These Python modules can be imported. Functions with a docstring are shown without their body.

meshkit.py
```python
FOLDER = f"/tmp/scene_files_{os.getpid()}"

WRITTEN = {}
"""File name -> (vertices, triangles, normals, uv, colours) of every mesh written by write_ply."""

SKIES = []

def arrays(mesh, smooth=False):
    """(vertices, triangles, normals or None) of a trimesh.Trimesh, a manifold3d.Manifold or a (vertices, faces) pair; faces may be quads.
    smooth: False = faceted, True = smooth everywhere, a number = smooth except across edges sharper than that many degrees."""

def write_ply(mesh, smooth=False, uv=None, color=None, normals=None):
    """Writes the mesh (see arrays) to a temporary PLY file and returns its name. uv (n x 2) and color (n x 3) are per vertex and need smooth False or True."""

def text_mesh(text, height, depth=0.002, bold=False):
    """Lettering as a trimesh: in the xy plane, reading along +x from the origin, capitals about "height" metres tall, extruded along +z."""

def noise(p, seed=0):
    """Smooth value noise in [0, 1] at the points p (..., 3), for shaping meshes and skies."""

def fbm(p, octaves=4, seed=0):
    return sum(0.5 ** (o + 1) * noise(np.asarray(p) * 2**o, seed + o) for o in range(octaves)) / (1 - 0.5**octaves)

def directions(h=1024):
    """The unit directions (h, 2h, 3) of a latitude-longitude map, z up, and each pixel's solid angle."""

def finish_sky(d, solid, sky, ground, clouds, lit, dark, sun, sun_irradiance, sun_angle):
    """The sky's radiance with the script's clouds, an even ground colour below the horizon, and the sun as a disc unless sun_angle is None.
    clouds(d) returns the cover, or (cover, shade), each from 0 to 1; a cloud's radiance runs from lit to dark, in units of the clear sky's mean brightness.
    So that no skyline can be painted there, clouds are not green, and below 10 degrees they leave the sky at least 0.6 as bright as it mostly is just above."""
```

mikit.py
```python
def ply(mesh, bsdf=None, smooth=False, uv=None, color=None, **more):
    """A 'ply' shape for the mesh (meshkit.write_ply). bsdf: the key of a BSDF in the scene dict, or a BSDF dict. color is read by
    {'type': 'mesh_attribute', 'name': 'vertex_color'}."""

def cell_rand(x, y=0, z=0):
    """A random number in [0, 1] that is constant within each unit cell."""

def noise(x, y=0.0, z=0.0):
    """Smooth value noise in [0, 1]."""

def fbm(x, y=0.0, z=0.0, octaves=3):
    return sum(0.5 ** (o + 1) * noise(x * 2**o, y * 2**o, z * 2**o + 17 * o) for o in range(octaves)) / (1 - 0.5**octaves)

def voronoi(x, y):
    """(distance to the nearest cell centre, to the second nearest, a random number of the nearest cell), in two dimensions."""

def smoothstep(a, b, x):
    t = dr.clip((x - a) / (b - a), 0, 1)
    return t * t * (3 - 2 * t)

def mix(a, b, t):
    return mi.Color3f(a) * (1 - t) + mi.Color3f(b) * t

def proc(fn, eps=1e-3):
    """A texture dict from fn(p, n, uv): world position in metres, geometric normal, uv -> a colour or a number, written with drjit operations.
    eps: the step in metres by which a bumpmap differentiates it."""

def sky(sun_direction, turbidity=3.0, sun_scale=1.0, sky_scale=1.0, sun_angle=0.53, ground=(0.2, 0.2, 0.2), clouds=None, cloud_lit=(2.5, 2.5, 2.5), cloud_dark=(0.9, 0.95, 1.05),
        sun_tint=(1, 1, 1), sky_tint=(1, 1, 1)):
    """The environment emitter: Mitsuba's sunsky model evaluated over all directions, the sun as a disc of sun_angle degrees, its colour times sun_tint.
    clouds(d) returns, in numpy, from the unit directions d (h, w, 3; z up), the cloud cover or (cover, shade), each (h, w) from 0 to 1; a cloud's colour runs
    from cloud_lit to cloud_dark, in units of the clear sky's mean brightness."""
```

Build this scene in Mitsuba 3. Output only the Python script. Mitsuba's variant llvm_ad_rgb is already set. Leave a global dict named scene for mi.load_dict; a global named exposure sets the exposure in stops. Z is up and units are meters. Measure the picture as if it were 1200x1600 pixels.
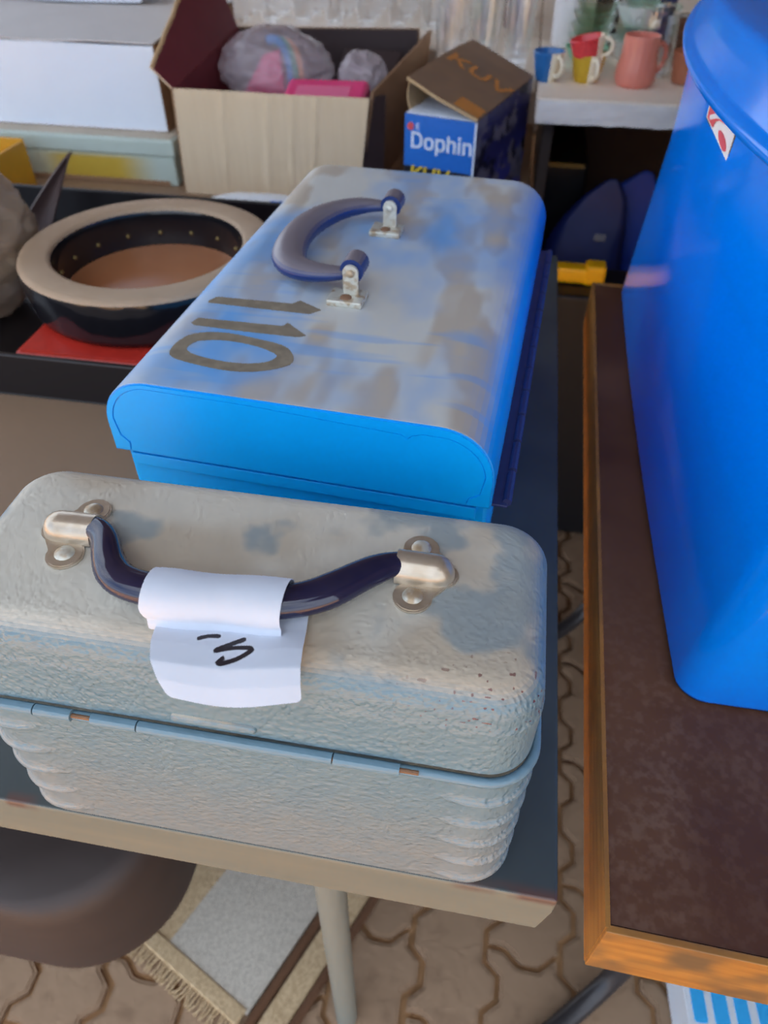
import math, random
import numpy as np, trimesh, mitsuba as mi, drjit as dr
import mikit, meshkit
from mikit import noise, fbm, voronoi, smoothstep, mix, proc
from shapely.geometry import Polygon, LineString, box as sbox
T = mi.ScalarTransform4f
random.seed(7); RNG = np.random.default_rng(7)
Z0 = 0.77                      # height of the grey table's top above the floor; everything below is written relative to that top
scene, labels = {}, {}

# ------------------------------------------------------------------ camera, sky, exposure
eye = np.array([-.0975, -.2066, .5754 + Z0])
fwd = np.array([-.12052795, .71369607, -.69000792]); up = np.array([-.12160292, .67922595, .72378508])
scene['camera'] = {'type': 'thinlens', 'fov': math.degrees(2 * math.atan(600 / 1130)), 'fov_axis': 'x', 'aperture_radius': .0017, 'focus_distance': .47,
                   'near_clip': .02, 'to_world': T().look_at(origin=eye.tolist(), target=(eye + fwd).tolist(), up=up.tolist())}
scene['sky'] = mikit.sky([.10, .12, .985], turbidity=3.2, sun_scale=1.0, sky_scale=1.0, ground=(.30, .24, .18),
                         clouds=lambda d: np.clip(.55 + (meshkit.fbm(d * 2.2 + 3, 4, 3) - .42) * 3, 0, .95), cloud_lit=(1.8, 1.95, 2.2), cloud_dark=(1.15, 1.22, 1.36))
exposure = 3.18

# ------------------------------------------------------------------ mesh helpers
def V(*a): return np.array(a, float)
def cat(*ms): return trimesh.util.concatenate([m for m in ms])
def move(m, x=0, y=0, z=0, rz=0, rx=0, ry=0):
    m = m.copy()
    for ang, ax in ((rx, [1, 0, 0]), (ry, [0, 1, 0]), (rz, [0, 0, 1])):
        if ang: m.apply_transform(trimesh.transformations.rotation_matrix(ang, ax))
    m.apply_translation([x, y, z]); return m
_hb = {}
def hbox(x0, x1, y0, y1, z0, z1, r=.003, n=1):
    """a box with rounded edges"""
    r = min(r, .49 * min(x1 - x0, y1 - y0, z1 - z0))
    s = trimesh.creation.icosphere(subdivisions=n, radius=r).vertices
    pts = np.vstack([s + [x, y, z] for x in (x0 + r, x1 - r) for y in (y0 + r, y1 - r) for z in (z0 + r, z1 - r)])
    return trimesh.convex.convex_hull(pts)
def loft(rings, cap0=True, cap1=True):
    rings = [np.asarray(r, float) for r in rings]; n = len(rings[0]); v = np.vstack(rings); f = []
    i = np.arange(n); j = (i + 1) % n
    for k in range(len(rings) - 1):
        a, b, c, d = k * n + i, k * n + j, (k + 1) * n + j, (k + 1) * n + i
        f += [np.c_[a, b, c], np.c_[a, c, d]]
    if cap0: v = np.vstack([v, rings[0].mean(0)]); f.append(np.c_[j, i, np.full(n, len(v) - 1)])
    if cap1: v = np.vstack([v, rings[-1].mean(0)]); o = (len(rings) - 1) * n; f.append(np.c_[o + i, o + j, np.full(n, len(v) - 1)])
    return trimesh.Trimesh(v, np.vstack(f), process=False)
def rrect(x0, x1, y0, y1, r, z=0, nc=8, ne=2, bow=0.0):
    """rounded rectangle ring, counter-clockwise, the same number of points for any size"""
    r = max(min(r, .499 * (x1 - x0), .499 * (y1 - y0)), 1e-4); p = []
    cs = [(x1 - r, y1 - r, 0), (x0 + r, y1 - r, 90), (x0 + r, y0 + r, 180), (x1 - r, y0 + r, 270)]
    for k, (cx, cy, a) in enumerate(cs):
        for t in np.linspace(0, 90, nc + 1): p.append((cx + r * math.cos(math.radians(a + t)), cy + r * math.sin(math.radians(a + t))))
        nx, ny, na = cs[(k + 1) % 4]
        s = p[-1]; e = (nx + r * math.cos(math.radians(na)), ny + r * math.sin(math.radians(na)))
        for t in np.linspace(0, 1, ne + 2)[1:-1]: p.append((s[0] + (e[0] - s[0]) * t, s[1] + (e[1] - s[1]) * t))
    p = np.array(p)
    if bow:
        cx, cy = (x0 + x1) / 2, (y0 + y1) / 2
        u, w = (p[:, 0] - cx) / (x1 - x0) * 2, (p[:, 1] - cy) / (y1 - y0) * 2
        p[:, 0] += bow * u * (1 - w * w); p[:, 1] += bow * w * (1 - u * u)
    return np.c_[p, np.full(len(p), z)]
def tube(path, rad, n=12, flat=None, upv=(0, 0, 1), caps=True):
    """swept tube; rad a number or one per point; flat = (side, up) scales"""
    p = np.asarray(path, float); rad = np.broadcast_to(rad, (len(p),)); t = np.gradient(p, axis=0); t /= np.linalg.norm(t, axis=1, keepdims=True)
    rings = []; U = np.asarray(upv, float); a = np.arange(n) * 2 * np.pi / n; fs, fu = flat or (1, 1); prev = None
    for k in range(len(p)):
        s = np.cross(t[k], U)
        if np.linalg.norm(s) < .15: s = prev if prev is not None else np.cross(t[k], [1, 0, 0])
        s = s / np.linalg.norm(s); prev = s; w = np.cross(s, t[k])
        rings.append(p[k] + rad[k] * (np.cos(a)[:, None] * s * fs + np.sin(a)[:, None] * w * fu))
    m = loft(rings, caps, caps)
    m.fix_normals(); return m
def spline(pts, n=40):
    from scipy.interpolate import CubicSpline
    p = np.asarray(pts, float); d = np.r_[0, np.cumsum(np.linalg.norm(np.diff(p, axis=0), axis=1))]
    return CubicSpline(d, p)(np.linspace(0, d[-1], n))
def lathe(prof, n=32, a0=0, a1=360, closed_prof=False):
    """revolve (r, z) points about z"""
    prof = np.asarray(prof, float); full = abs(a1 - a0) >= 360
    if closed_prof: prof = np.vstack([prof, prof[:1]])
    A = np.radians(np.linspace(a0, a1, n + 1)); v = []; f = []
    for a in A: v.append(np.c_[prof[:, 0] * math.cos(a), prof[:, 0] * math.sin(a), prof[:, 1]])
    m = len(prof); v = np.vstack(v)
    for k in range(n):
        for i in range(m - 1):
            a, b, c, d = k * m + i, (k + 1) * m + i, (k + 1) * m + i + 1, k * m + i + 1; f += [[a, b, c], [a, c, d]]
    mesh = trimesh.Trimesh(v, f, process=False)
    if full: mesh.merge_vertices()
    mesh.update_faces(mesh.area_faces > 1e-12)
    return mesh
def extr(poly, h, z=0):
    if not isinstance(poly, Polygon): poly = Polygon(poly)
    return move(trimesh.creation.extrude_polygon(poly.buffer(0), h, engine='earcut'), z=z)
def grid(fn, nu, nv, thick=0.0):
    """surface fn(u, v) -> xyz on [0,1]^2, given a thickness along its normals"""
    u, v = np.meshgrid(np.linspace(0, 1, nu), np.linspace(0, 1, nv), indexing='ij')
    P = fn(u, v); P = np.stack(np.broadcast_arrays(*P), -1)
    du = np.gradient(P, axis=0); dv = np.gradient(P, axis=1); N = np.cross(du, dv); N /= np.linalg.norm(N, axis=-1, keepdims=True) + 1e-12
    idx = np.arange(nu * nv).reshape(nu, nv); q = np.stack([idx[:-1, :-1], idx[1:, :-1], idx[1:, 1:], idx[:-1, 1:]], -1).reshape(-1, 4)
    f = np.vstack([q[:, [0, 1, 2]], q[:, [0, 2, 3]]])
    if not thick: return trimesh.Trimesh(P.reshape(-1, 3), f, process=False)
    A, B = (P + N * thick / 2).reshape(-1, 3), (P - N * thick / 2).reshape(-1, 3); n = nu * nv
    ring = np.r_[idx[:, 0], idx[-1, 1:], idx[-2::-1, -1], idx[0, -2:0:-1]]; r2 = np.roll(ring, -1)
    side = np.vstack([np.c_[ring, ring + n, r2 + n], np.c_[ring, r2 + n, r2]])
    m = trimesh.Trimesh(np.vstack([A, B]), np.vstack([f, f[:, ::-1] + n, side]), process=False); m.fix_normals(); return m

# ------------------------------------------------------------------ naming helpers
count = {}
def numbered(name):
    k = count.get(name, 0); count[name] = k + 1
    return name if k == 0 else f'{name}_{k:03d}'
def say(key, label=None, cat_=None, group=None, kind=None):
    d = labels.setdefault(key, {})
    for k, v in (('label', label), ('category', cat_), ('group', group), ('kind', kind)):
        if v: d[k] = v
def thing(name, label, cat_, group=None):
    key = numbered(name); say(key, label, cat_, group); return key
def part(parent, name, mesh, mat, smooth=30, label=None, xf=None, kind=None):
    key = numbered(f'{parent}__{name}')
    m = mesh.copy()
    if xf is not None: m.apply_transform(xf)
    m.apply_translation([0, 0, Z0]); scene[key] = mikit.ply(m, mat, smooth=smooth)
    if label: say(key, label)
    if kind: say(key, kind=kind)
    return key
def single(name, mesh, mat, label, cat_, group=None, smooth=30, xf=None):
    key = thing(name, label, cat_, group); m = mesh.copy()
    if xf is not None: m.apply_transform(xf)
    m.apply_translation([0, 0, Z0]); scene[key] = mikit.ply(m, mat, smooth=smooth); return key
def struct(name, mesh, mat, smooth=30):
    m = mesh.copy(); m.apply_translation([0, 0, Z0]); scene[name] = mikit.ply(m, mat, smooth=smooth); say(name, kind='structure')
def XF(x, y, z=0, rz=0):
    return trimesh.transformations.translation_matrix([x, y, z]) @ trimesh.transformations.rotation_matrix(rz, [0, 0, 1])

# ------------------------------------------------------------------ materials
def mat(key, color, rough=.5, metal=0, spec=.5, bump=None, bscale=.0004, beps=.0006, coat=0, **kw):
    c = proc(color) if callable(color) else {'type': 'rgb', 'value': list(color)}
    d = {'type': 'principled', 'base_color': c, 'roughness': proc(rough) if callable(rough) else rough, 'metallic': metal, 'specular': spec, **kw}
    if coat: d['clearcoat'] = coat; d['clearcoat_gloss'] = .95
    if bump is not None: d = {'type': 'bumpmap', 'arbitrary': {**proc(bump, beps)}, 'scale': bscale, 'bsdf': d}
    scene[key] = {'type': 'twosided', 'bsdf': d}; return key
C = mi.Color3f
def lin(r, g, b):
    f = lambda v: (v / 255 / 12.92) if v / 255 < .04045 else ((v / 255 + .055) / 1.055) ** 2.4
    return (f(r), f(g), f(b))
def speckle(base, amp=.15, s=20.):
    base = tuple(base)
    return lambda p, n, uv: C(base) * (1 - amp + 2 * amp * fbm(p.x * s, p.y * s, p.z * s))

DUST = lin(200, 194, 178); DUST2 = lin(176, 160, 136)
def grey_paint(p, n, uv):
    z = p.z - Z0
    k = fbm(p.x * 22, p.y * 22, 3, 4); k2 = fbm(p.x * 60 + 7, p.y * 60, p.z * 60, 3)
    m = smoothstep(.55, .95, n.z) * (.95 - .6 * smoothstep(.56, .72, k)) * (.9 + .1 * k2)
    base = mix(lin(100, 128, 142), lin(114, 136, 144), k2)
    front = smoothstep(-.2, -.7, n.y) * smoothstep(.17, .02, z)                     # warmer grey mixed in towards the bottom of front faces
    base = mix(base, lin(140, 132, 122), .55 * front * (.6 + .4 * k2))
    c = mix(base, mix(DUST, DUST2, .8 * smoothstep(.45, .75, fbm(p.x * 14 + 40, p.y * 14, 1, 3))), m)
    chip = smoothstep(.84, .86, noise(p.x * 420, p.y * 300, p.z * 420)) * smoothstep(-.16, -.05, p.x) * smoothstep(.05, .015, p.y) * smoothstep(.20, .225, z)
    rust = smoothstep(1.0, .6, dr.sqrt(dr.square((p.x + .2195) / .009) + dr.square((p.y - .1415) / .0028)) + .5 * (k2 - .5)) * smoothstep(.9, .97, n.z)
    c = mix(c, lin(150, 88, 56), .75 * rust)
    return mix(c, lin(96, 30, 30), .9 * chip)
hammer = lambda p, n, uv: fbm(p.x * 480, p.y * 480, p.z * 270, 2) * (.35 + .65 * smoothstep(1.0, .5, n.z))
mat('grey_paint', grey_paint, rough=lambda p, n, uv: .2 + .42 * smoothstep(.5, .95, n.z), bump=hammer, bscale=.0016, beps=.0004, spec=.55)
mat('grey_edge', lin(104, 134, 150), rough=.35, bump=lambda p, n, uv: fbm(p.x * 260, p.y * 260, p.z * 260, 2), bscale=.0005)
def blue_paint(p, n, uv):
    k = fbm(p.x * 9 + 2, p.y * 7, 5, 4); k2 = fbm(p.x * 28, p.y * 12, 2, 3); st = fbm(p.x * 10, p.y * 70, 4, 3)
    m = smoothstep(.45, .97, n.z) * dr.clip(.50 + 1.9 * (k - .38) + .5 * (k2 - .5), .22, .92)
    wipe = smoothstep(.55, .72, st) * smoothstep(.5, .62, fbm(p.x * 6, p.y * 6, 9, 2))
    m = dr.minimum(m + smoothstep(.45, .97, n.z) * .22 * smoothstep(.45, .8, p.y), .92) * (1 - .3 * wipe)
    return mix(mix(lin(8, 140, 220), lin(20, 150, 226), k2), mix(lin(198, 196, 184), lin(182, 168, 144), smoothstep(.45, .65, k2)), m)
mat('blue_paint', blue_paint, rough=lambda p, n, uv: .28 + .3 * smoothstep(.5, .97, n.z), spec=.5)
mat('hinge_navy', speckle(lin(44, 54, 96), .2, 60), rough=.4)
mat('blue_clean', lin(0, 166, 245), rough=.4, spec=.4)
mat('blue_dark_gap', lin(10, 40, 70), rough=.6)
mat('mark_paint', speckle(lin(124, 114, 98), .3, 160), rough=.85)
def handle_dusty(p, n, uv):
    m = smoothstep(.35, .9, n.z) * .55
    return mix(lin(24, 48, 105), lin(150, 140, 130), m)
mat('handle_blue', handle_dusty, rough=.3)
mat('navy_gloss', lambda p, n, uv: mix(lin(18, 22, 56), lin(90, 80, 80), .15 * smoothstep(.6, 1, n.z) * fbm(p.x * 90, p.y * 90, 0, 2)), rough=.08, spec=.6, coat=.5)
mat('steel', lambda p, n, uv: mix(lin(206, 198, 184), lin(178, 158, 130), fbm(p.x * 120, p.y * 120, p.z * 120, 3)), rough=.28, metal=.6)
mat('steel_dull', lambda p, n, uv: mix(lin(206, 206, 194), lin(176, 156, 128), smoothstep(.45, .7, fbm(p.x * 150, p.y * 150, p.z * 150, 3))), rough=.45, metal=.4)
mat('rust', speckle(lin(128, 96, 72), .3, 200), rough=.7, metal=.2)
mat('paper', lambda p, n, uv: C(lin(202, 210, 222)) * (.97 + .03 * fbm(p.x * 60, p.y * 60, p.z * 60, 2)), rough=.75, spec=.3)
mat('ink', lin(34, 28, 34), rough=.5)
def table_paint(p, n, uv):
    k = fbm(p.x * 16, p.y * 16, p.z * 16, 4)
    c = mix(lin(56, 64, 66), lin(76, 84, 84), k)
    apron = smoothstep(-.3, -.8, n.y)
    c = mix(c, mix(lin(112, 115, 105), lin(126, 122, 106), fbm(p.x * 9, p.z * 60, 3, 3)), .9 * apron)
    edge = smoothstep(-.012, -.003, p.z - Z0) * smoothstep(.012, .002, p.y) * smoothstep(.42, .6, fbm(p.x * 30, p.y * 30, 8, 3)) * dr.maximum(smoothstep(-.12, -.05, p.x), smoothstep(-.37, -.42, p.x))
    return mix(c, lin(96, 66, 58), .8 * edge)
mat('table_paint', table_paint, rough=.42, spec=.5)
mat('leg_paint', lin(122, 126, 118), rough=.4)
def wood_edge(p, n, uv):
    g = fbm(p.x * 14, p.y * 14, p.z * 150, 4); k = fbm(p.x * 20, p.y * 20, p.z * 20, 3)
    c = mix(lin(184, 128, 56), lin(136, 86, 36), g)
    return mix(c, lin(92, 74, 52), .85 * smoothstep(.36, .62, k) * (.35 + .65 * smoothstep(-.5, -.9, n.y)))
mat('wood_edge', wood_edge, rough=.45)
def leather(p, n, uv):
    k = fbm(p.x * 7, p.y * 7, 2, 4); k2 = fbm(p.x * 60, p.y * 60, 3, 3)
    c = mix(lin(82, 50, 34), lin(106, 72, 50), smoothstep(.3, .75, k))
    c = mix(c, lin(112, 66, 26), .4 * smoothstep(.55, .75, fbm(p.x * 9 + 11, p.y * 5, 7, 3)))
    return mix(c, lin(120, 92, 74), .6 * smoothstep(.35, .8, fbm(p.x * 170, p.y * 170, 3, 3)) * (.3 + .7 * smoothstep(.35, .6, k)) * smoothstep(.45, .05, p.y))
mat('leather_top', leather, rough=lambda p, n, uv: .4 + .25 * fbm(p.x * 25, p.y * 25, 1, 3), spec=.28, bump=lambda p, n, uv: fbm(p.x * 130, p.y * 130, 0, 3), bscale=.0006)
mat('tub_blue', lambda p, n, uv: C(lin(0, 122, 230)) * (.95 + .1 * fbm(p.x * 8, p.y * 8, p.z * 8, 2)), rough=.12, spec=.5)
mat('tub_lid', lin(0, 122, 230), rough=.14, spec=.55)
mat('white_gloss', lin(238, 238, 232), rough=.25)
mat('red_gloss', lin(222, 92, 96), rough=.25)
mat('black_rim', lin(60, 60, 60), rough=.3)
def paver(p, n, uv):
    k = fbm(p.x * 30, p.y * 30, p.z * 30, 4); k2 = fbm(p.x * 4, p.y * 4, 1, 2)
    return mix(mix(lin(150, 124, 100), lin(168, 140, 114), k2), lin(138, 112, 90), .7 * smoothstep(.5, .85, k))
mat('paver', paver, rough=.9, spec=.2, bump=lambda p, n, uv: fbm(p.x * 140, p.y * 140, 0, 3), bscale=.0012)
mat('joint_sand', speckle(lin(176, 138, 100), .25, 60), rough=1, spec=.1)
def far_ground(p, n, uv): return mix(lin(176, 142, 106), lin(200, 166, 128), fbm(p.x * 1.3, p.y * 1.3, 0, 4))
mat('far_ground', far_ground, rough=1, spec=.1)
mat('wall_paint', speckle(lin(112, 100, 88), .08, 2), rough=.9)
mat('roof_sheet', lin(84, 76, 70), rough=.7)
def card(p, n, uv): return mix(lin(216, 192, 158), lin(226, 204, 172), fbm(p.x * 160, p.y * 160, p.z * 6, 2))
mat('cardboard', card, rough=.85, spec=.2)
mat('card_edge', speckle(lin(190, 160, 118), .2, 300), rough=.9)
mat('card_brown', speckle(lin(150, 118, 90), .08, 30), rough=.85, spec=.2)
mat('card_maroon', speckle(lin(112, 44, 52), .08, 30), rough=.7)
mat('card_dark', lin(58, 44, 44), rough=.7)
mat('white_card', lambda p, n, uv: mix(lin(214, 224, 238), lin(226, 232, 240), fbm(p.x * 8, p.y * 8, p.z * 8, 3)), rough=.5)
mat('grey_card', speckle(lin(196, 194, 192), .05, 12), rough=.7)
mat('mint', speckle(lin(186, 200, 190), .05, 20), rough=.45)
mat('mint_front', lambda p, n, uv: mix(lin(186, 200, 190), lin(196, 166, 62), smoothstep(-1.16, -1.05, p.x) * smoothstep(-.84, -.95, p.x) * smoothstep(.064, .048, p.z - Z0)), rough=.45)  # soft yellow reflection painted into the lower front colour
mat('mint_dust', speckle(lin(178, 168, 150), .1, 30), rough=.8)
mat('yellow_soft', speckle(lin(190, 160, 60), .1, 12), rough=.6)
mat('yellow_box', speckle(lin(206, 152, 40), .1, 30), rough=.4)
mat('yellow_bar', lin(244, 186, 8), rough=.35)
mat('tan_dust', lambda p, n, uv: mix(lin(184, 162, 138), lin(168, 142, 114), fbm(p.x * 16, p.y * 16, p.z * 16, 3)), rough=.75)
mat('black_gloss', lin(24, 24, 28), rough=.12, spec=.6)
mat('brown_disc', lambda p, n, uv: mix(lin(164, 104, 68), lin(180, 126, 88), fbm(p.x * 7, p.y * 7, 0, 3)), rough=.25, spec=.5)
mat('stud', lin(150, 130, 80), rough=.3, metal=.7)
mat('red_plastic', speckle(lin(196, 52, 40), .15, 30), rough=.25)
mat('black_tray', lin(26, 23, 25), rough=.3)
mat('dark_brown', speckle(lin(84, 68, 66), .1, 20), rough=.45)
mat('brown_cloth', speckle(lin(60, 50, 47), .08, 25), rough=.55)
mat('rug_grey', lambda p, n, uv: mix(lin(204, 196, 182), lin(180, 172, 158), noise(p.x * 380, p.y * 380, 0)), rough=1, spec=.05)
mat('rug_tan', lambda p, n, uv: mix(lin(206, 182, 146), lin(176, 150, 114), noise(p.x * 300, p.y * 300, 0)), rough=1, spec=.05)
mat('rug_dark', lin(104, 76, 58), rough=1, spec=.05)
mat('black_metal', lin(52, 50, 52), rough=.35, spec=.5)
mat('pack_white', lin(222, 230, 238), rough=.4)
mat('pack_blue', speckle(lin(60, 178, 245), .1, 20), rough=.4)
mat('dop_blue', lin(36, 110, 200), rough=.35)
mat('dop_black', lin(30, 32, 40), rough=.35)
mat('dop_navy', lambda p, n, uv: mix(mix(lin(44, 46, 100), lin(60, 66, 150), smoothstep(.14, .05, p.z - Z0)), mix(lin(120, 116, 128), lin(26, 28, 48), smoothstep(.4, .6, fbm(p.x * 30, p.y * 30, p.z * 30, 3))), smoothstep(.5, .6, fbm(p.x * 8 + p.z * 18, p.y * 12, p.z * 12, 3))), rough=.4)
mat('dop_flap', lambda p, n, uv: mix(lin(120, 98, 82), lin(142, 112, 84), fbm(p.x * 22, p.y * 22, 0, 3)), rough=.7)
mat('dop_orange', speckle(lin(196, 130, 62), .1, 60), rough=.6)
mat('yellow_print', lin(236, 200, 60), rough=.4)
mat('cream_shelf', lambda p, n, uv: mix(lin(226, 212, 192), lin(236, 226, 210), fbm(p.x * 3, p.y * 40, p.z * 20, 3)), rough=.6)
mat('shelf_face', speckle(lin(232, 228, 222), .08, 25), rough=.8, bump=lambda p, n, uv: fbm(p.x * 60, p.y * 60, p.z * 60, 3), bscale=.003)
mat('dark_wood', speckle(lin(52, 42, 36), .15, 10), rough=.7)
mat('table_brown', speckle(lin(138, 112, 88), .08, 10), rough=.6)
mat('bag_navy', lambda p, n, uv: mix(lin(16, 30, 84), lin(28, 44, 110), fbm(p.x * 12, p.y * 12, p.z * 12, 3)), rough=.5)
mat('bag_bright', lin(20, 62, 170), rough=.45)
mat('bag_black', lin(18, 18, 22), rough=.5)
mat('gold_trim', lin(160, 130, 60), rough=.5)
for nm, col in (('cup_blue', (46, 108, 170)), ('cup_cream', (232, 222, 196)), ('cup_red', (214, 62, 66)), ('cup_yellow', (200, 162, 44)), ('cup_pink', (222, 136, 118)), ('bowl_brown', (110, 72, 56)),
                ('pot_terra', (178, 112, 82)), ('cup_green', (130, 186, 150)), ('cup_purple', (104, 62, 74)), ('cup_white', (224, 222, 222)), ('pink_pack', (236, 70, 130)), ('pink_pale', (240, 120, 160)),
                ('strip_blue', (40, 150, 220)), ('strip_green', (70, 160, 140)), ('strip_orange', (220, 150, 110)), ('beige_lump', (176, 158, 136)), ('cup_grey', (150, 150, 158)), ('cup_ochre', (176, 126, 40))):
    mat(nm, lin(*col), rough=.18 if nm.startswith(('cup', 'bowl')) else .45)
scene['clear_glass'] = {'type': 'thindielectric', 'int_ior': 1.5}
scene['green_glass'] = {'type': 'thindielectric', 'int_ior': 1.5, 'specular_transmittance': {'type': 'rgb', 'value': [.86, .95, .90]}}
def film(key, col, w):
    scene[key] = {'type': 'blendbsdf', 'weight': w, 'a': {'type': 'thindielectric', 'int_ior': 1.5}, 'b': {'type': 'twosided', 'bsdf': {'type': 'principled', 'base_color': {'type': 'rgb', 'value': list(lin(*col))}, 'roughness': .35}}}
film('bag_film', (238, 224, 230), .30)
film('bag_cloudy', (170, 150, 128), .72)

# ------------------------------------------------------------------ the setting
# floor: zig-zag interlocking pavers laid on sand; beyond them the ground goes on
struct('floor', hbox(-9, 6, -9, 7, -Z0 - .30, -Z0 - .014, .01), 'joint_sand')
PW, PL = .122, .236
def zig(t): return np.interp(np.mod(t, .5), [0, .10, .18, .32, .40, .5], [0, 0, .022, .022, 0, 0])
def endz(s): return np.interp(s, [0, .25, .45, .72, .92, 1], [0, 0, -.022, -.022, 0, 0])
def paver_poly(flip):
    t = np.array([0, .10, .18, .32, .40, .5, .60, .68, .82, .90, 1.0]); s = np.linspace(0, 1, 15); g = -1 if flip else 1
    L = np.c_[zig(t) * g, t * PL]; Tp = np.c_[s * PW, PL + endz(s)]; R = np.c_[PW + zig(t[::-1]) * g, t[::-1] * PL]; B = np.c_[s[::-1] * PW, endz(s[::-1])]
    return Polygon(np.vstack([L[:-1], Tp[:-1], R[:-1], B[:-1]])).buffer(-.0048, join_style=2).simplify(.0006)
def paver_mesh(poly):
    o = np.array(poly.exterior.coords)[:-1]; i = np.array(poly.buffer(-.004, join_style=2).exterior.coords)[:-1]
    a, b = trimesh.creation.extrude_polygon(poly, .012, engine='earcut'), None
    top = poly.buffer(-.005, join_style=2)
    return cat(a, move(trimesh.creation.extrude_polygon(top, .0025, engine='earcut'), z=.012))
pv = [mikit.ply(move(paver_mesh(paver_poly(False)), z=0), 'paver', smooth=False)]
for ci in range(-11, 7):
    for ri in range(-2, 6):
        x = .012 + ci * PW; y = -.045 + ri * PL + (ci % 2) * PL / 2
        key = numbered('floor__paver')
        scene[key] = {**pv[0], 'to_world': T().translate([x, y, -.0155 + float(RNG.uniform(-.0015, .001))]) @ T().rotate([0, 0, 1], float(RNG.uniform(-.5, .5)))}
struct('shade_roof', extr([(-3.0, -.50), (.80, -.50), (.80, -1.4), (4.2, -1.4), (4.2, 5.2), (-3.0, 5.2)], .08, 2.45), 'roof_sheet', smooth=False)  # unseen roof, added and cut to shape to steer the skylight
struct('wall_back', hbox(-2.6, 4.2, 4.6, 4.75, -Z0, 2.45, .01), 'wall_paint')
struct('shade_wall_right', hbox(2.2, 2.35, -1.4, 4.6, -Z0, 2.45, .01), 'wall_paint')  # unseen wall, added to cut light from the right

# ------------------------------------------------------------------ grey painted table
t = thing('metal_table', 'grey-green painted metal table carrying both tool boxes, with worn front edge', 'table')
top_poly = [(-1.95, 0), (0, 0), (0, 1.12), (-1.95, 1.12)]
part(t, 'table_top', hbox(-1.95, 0, .0, 1.12, -.022, 0, .003), 'table_paint')
ap = []
front = np.array([(-1.95, 0, -.02), (-.001, 0, -.02), (-.008, 0, -.062), (-1.95, 0, -.062)])
ap.append(loft([front + [0, .0005, 0], front + [0, .012, 0]]))
part(t, 'apron', cat(ap[0]), 'table_paint', smooth=False, label='pale worn front apron')
part(t, 'apron', hbox(-.022, -.010, .012, 1.12, -.062, -.02, .002), 'table_paint')
part(t, 'apron', hbox(-1.95, 0, 1.108, 1.12, -.062, -.0225, .002), 'table_paint')
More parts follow.
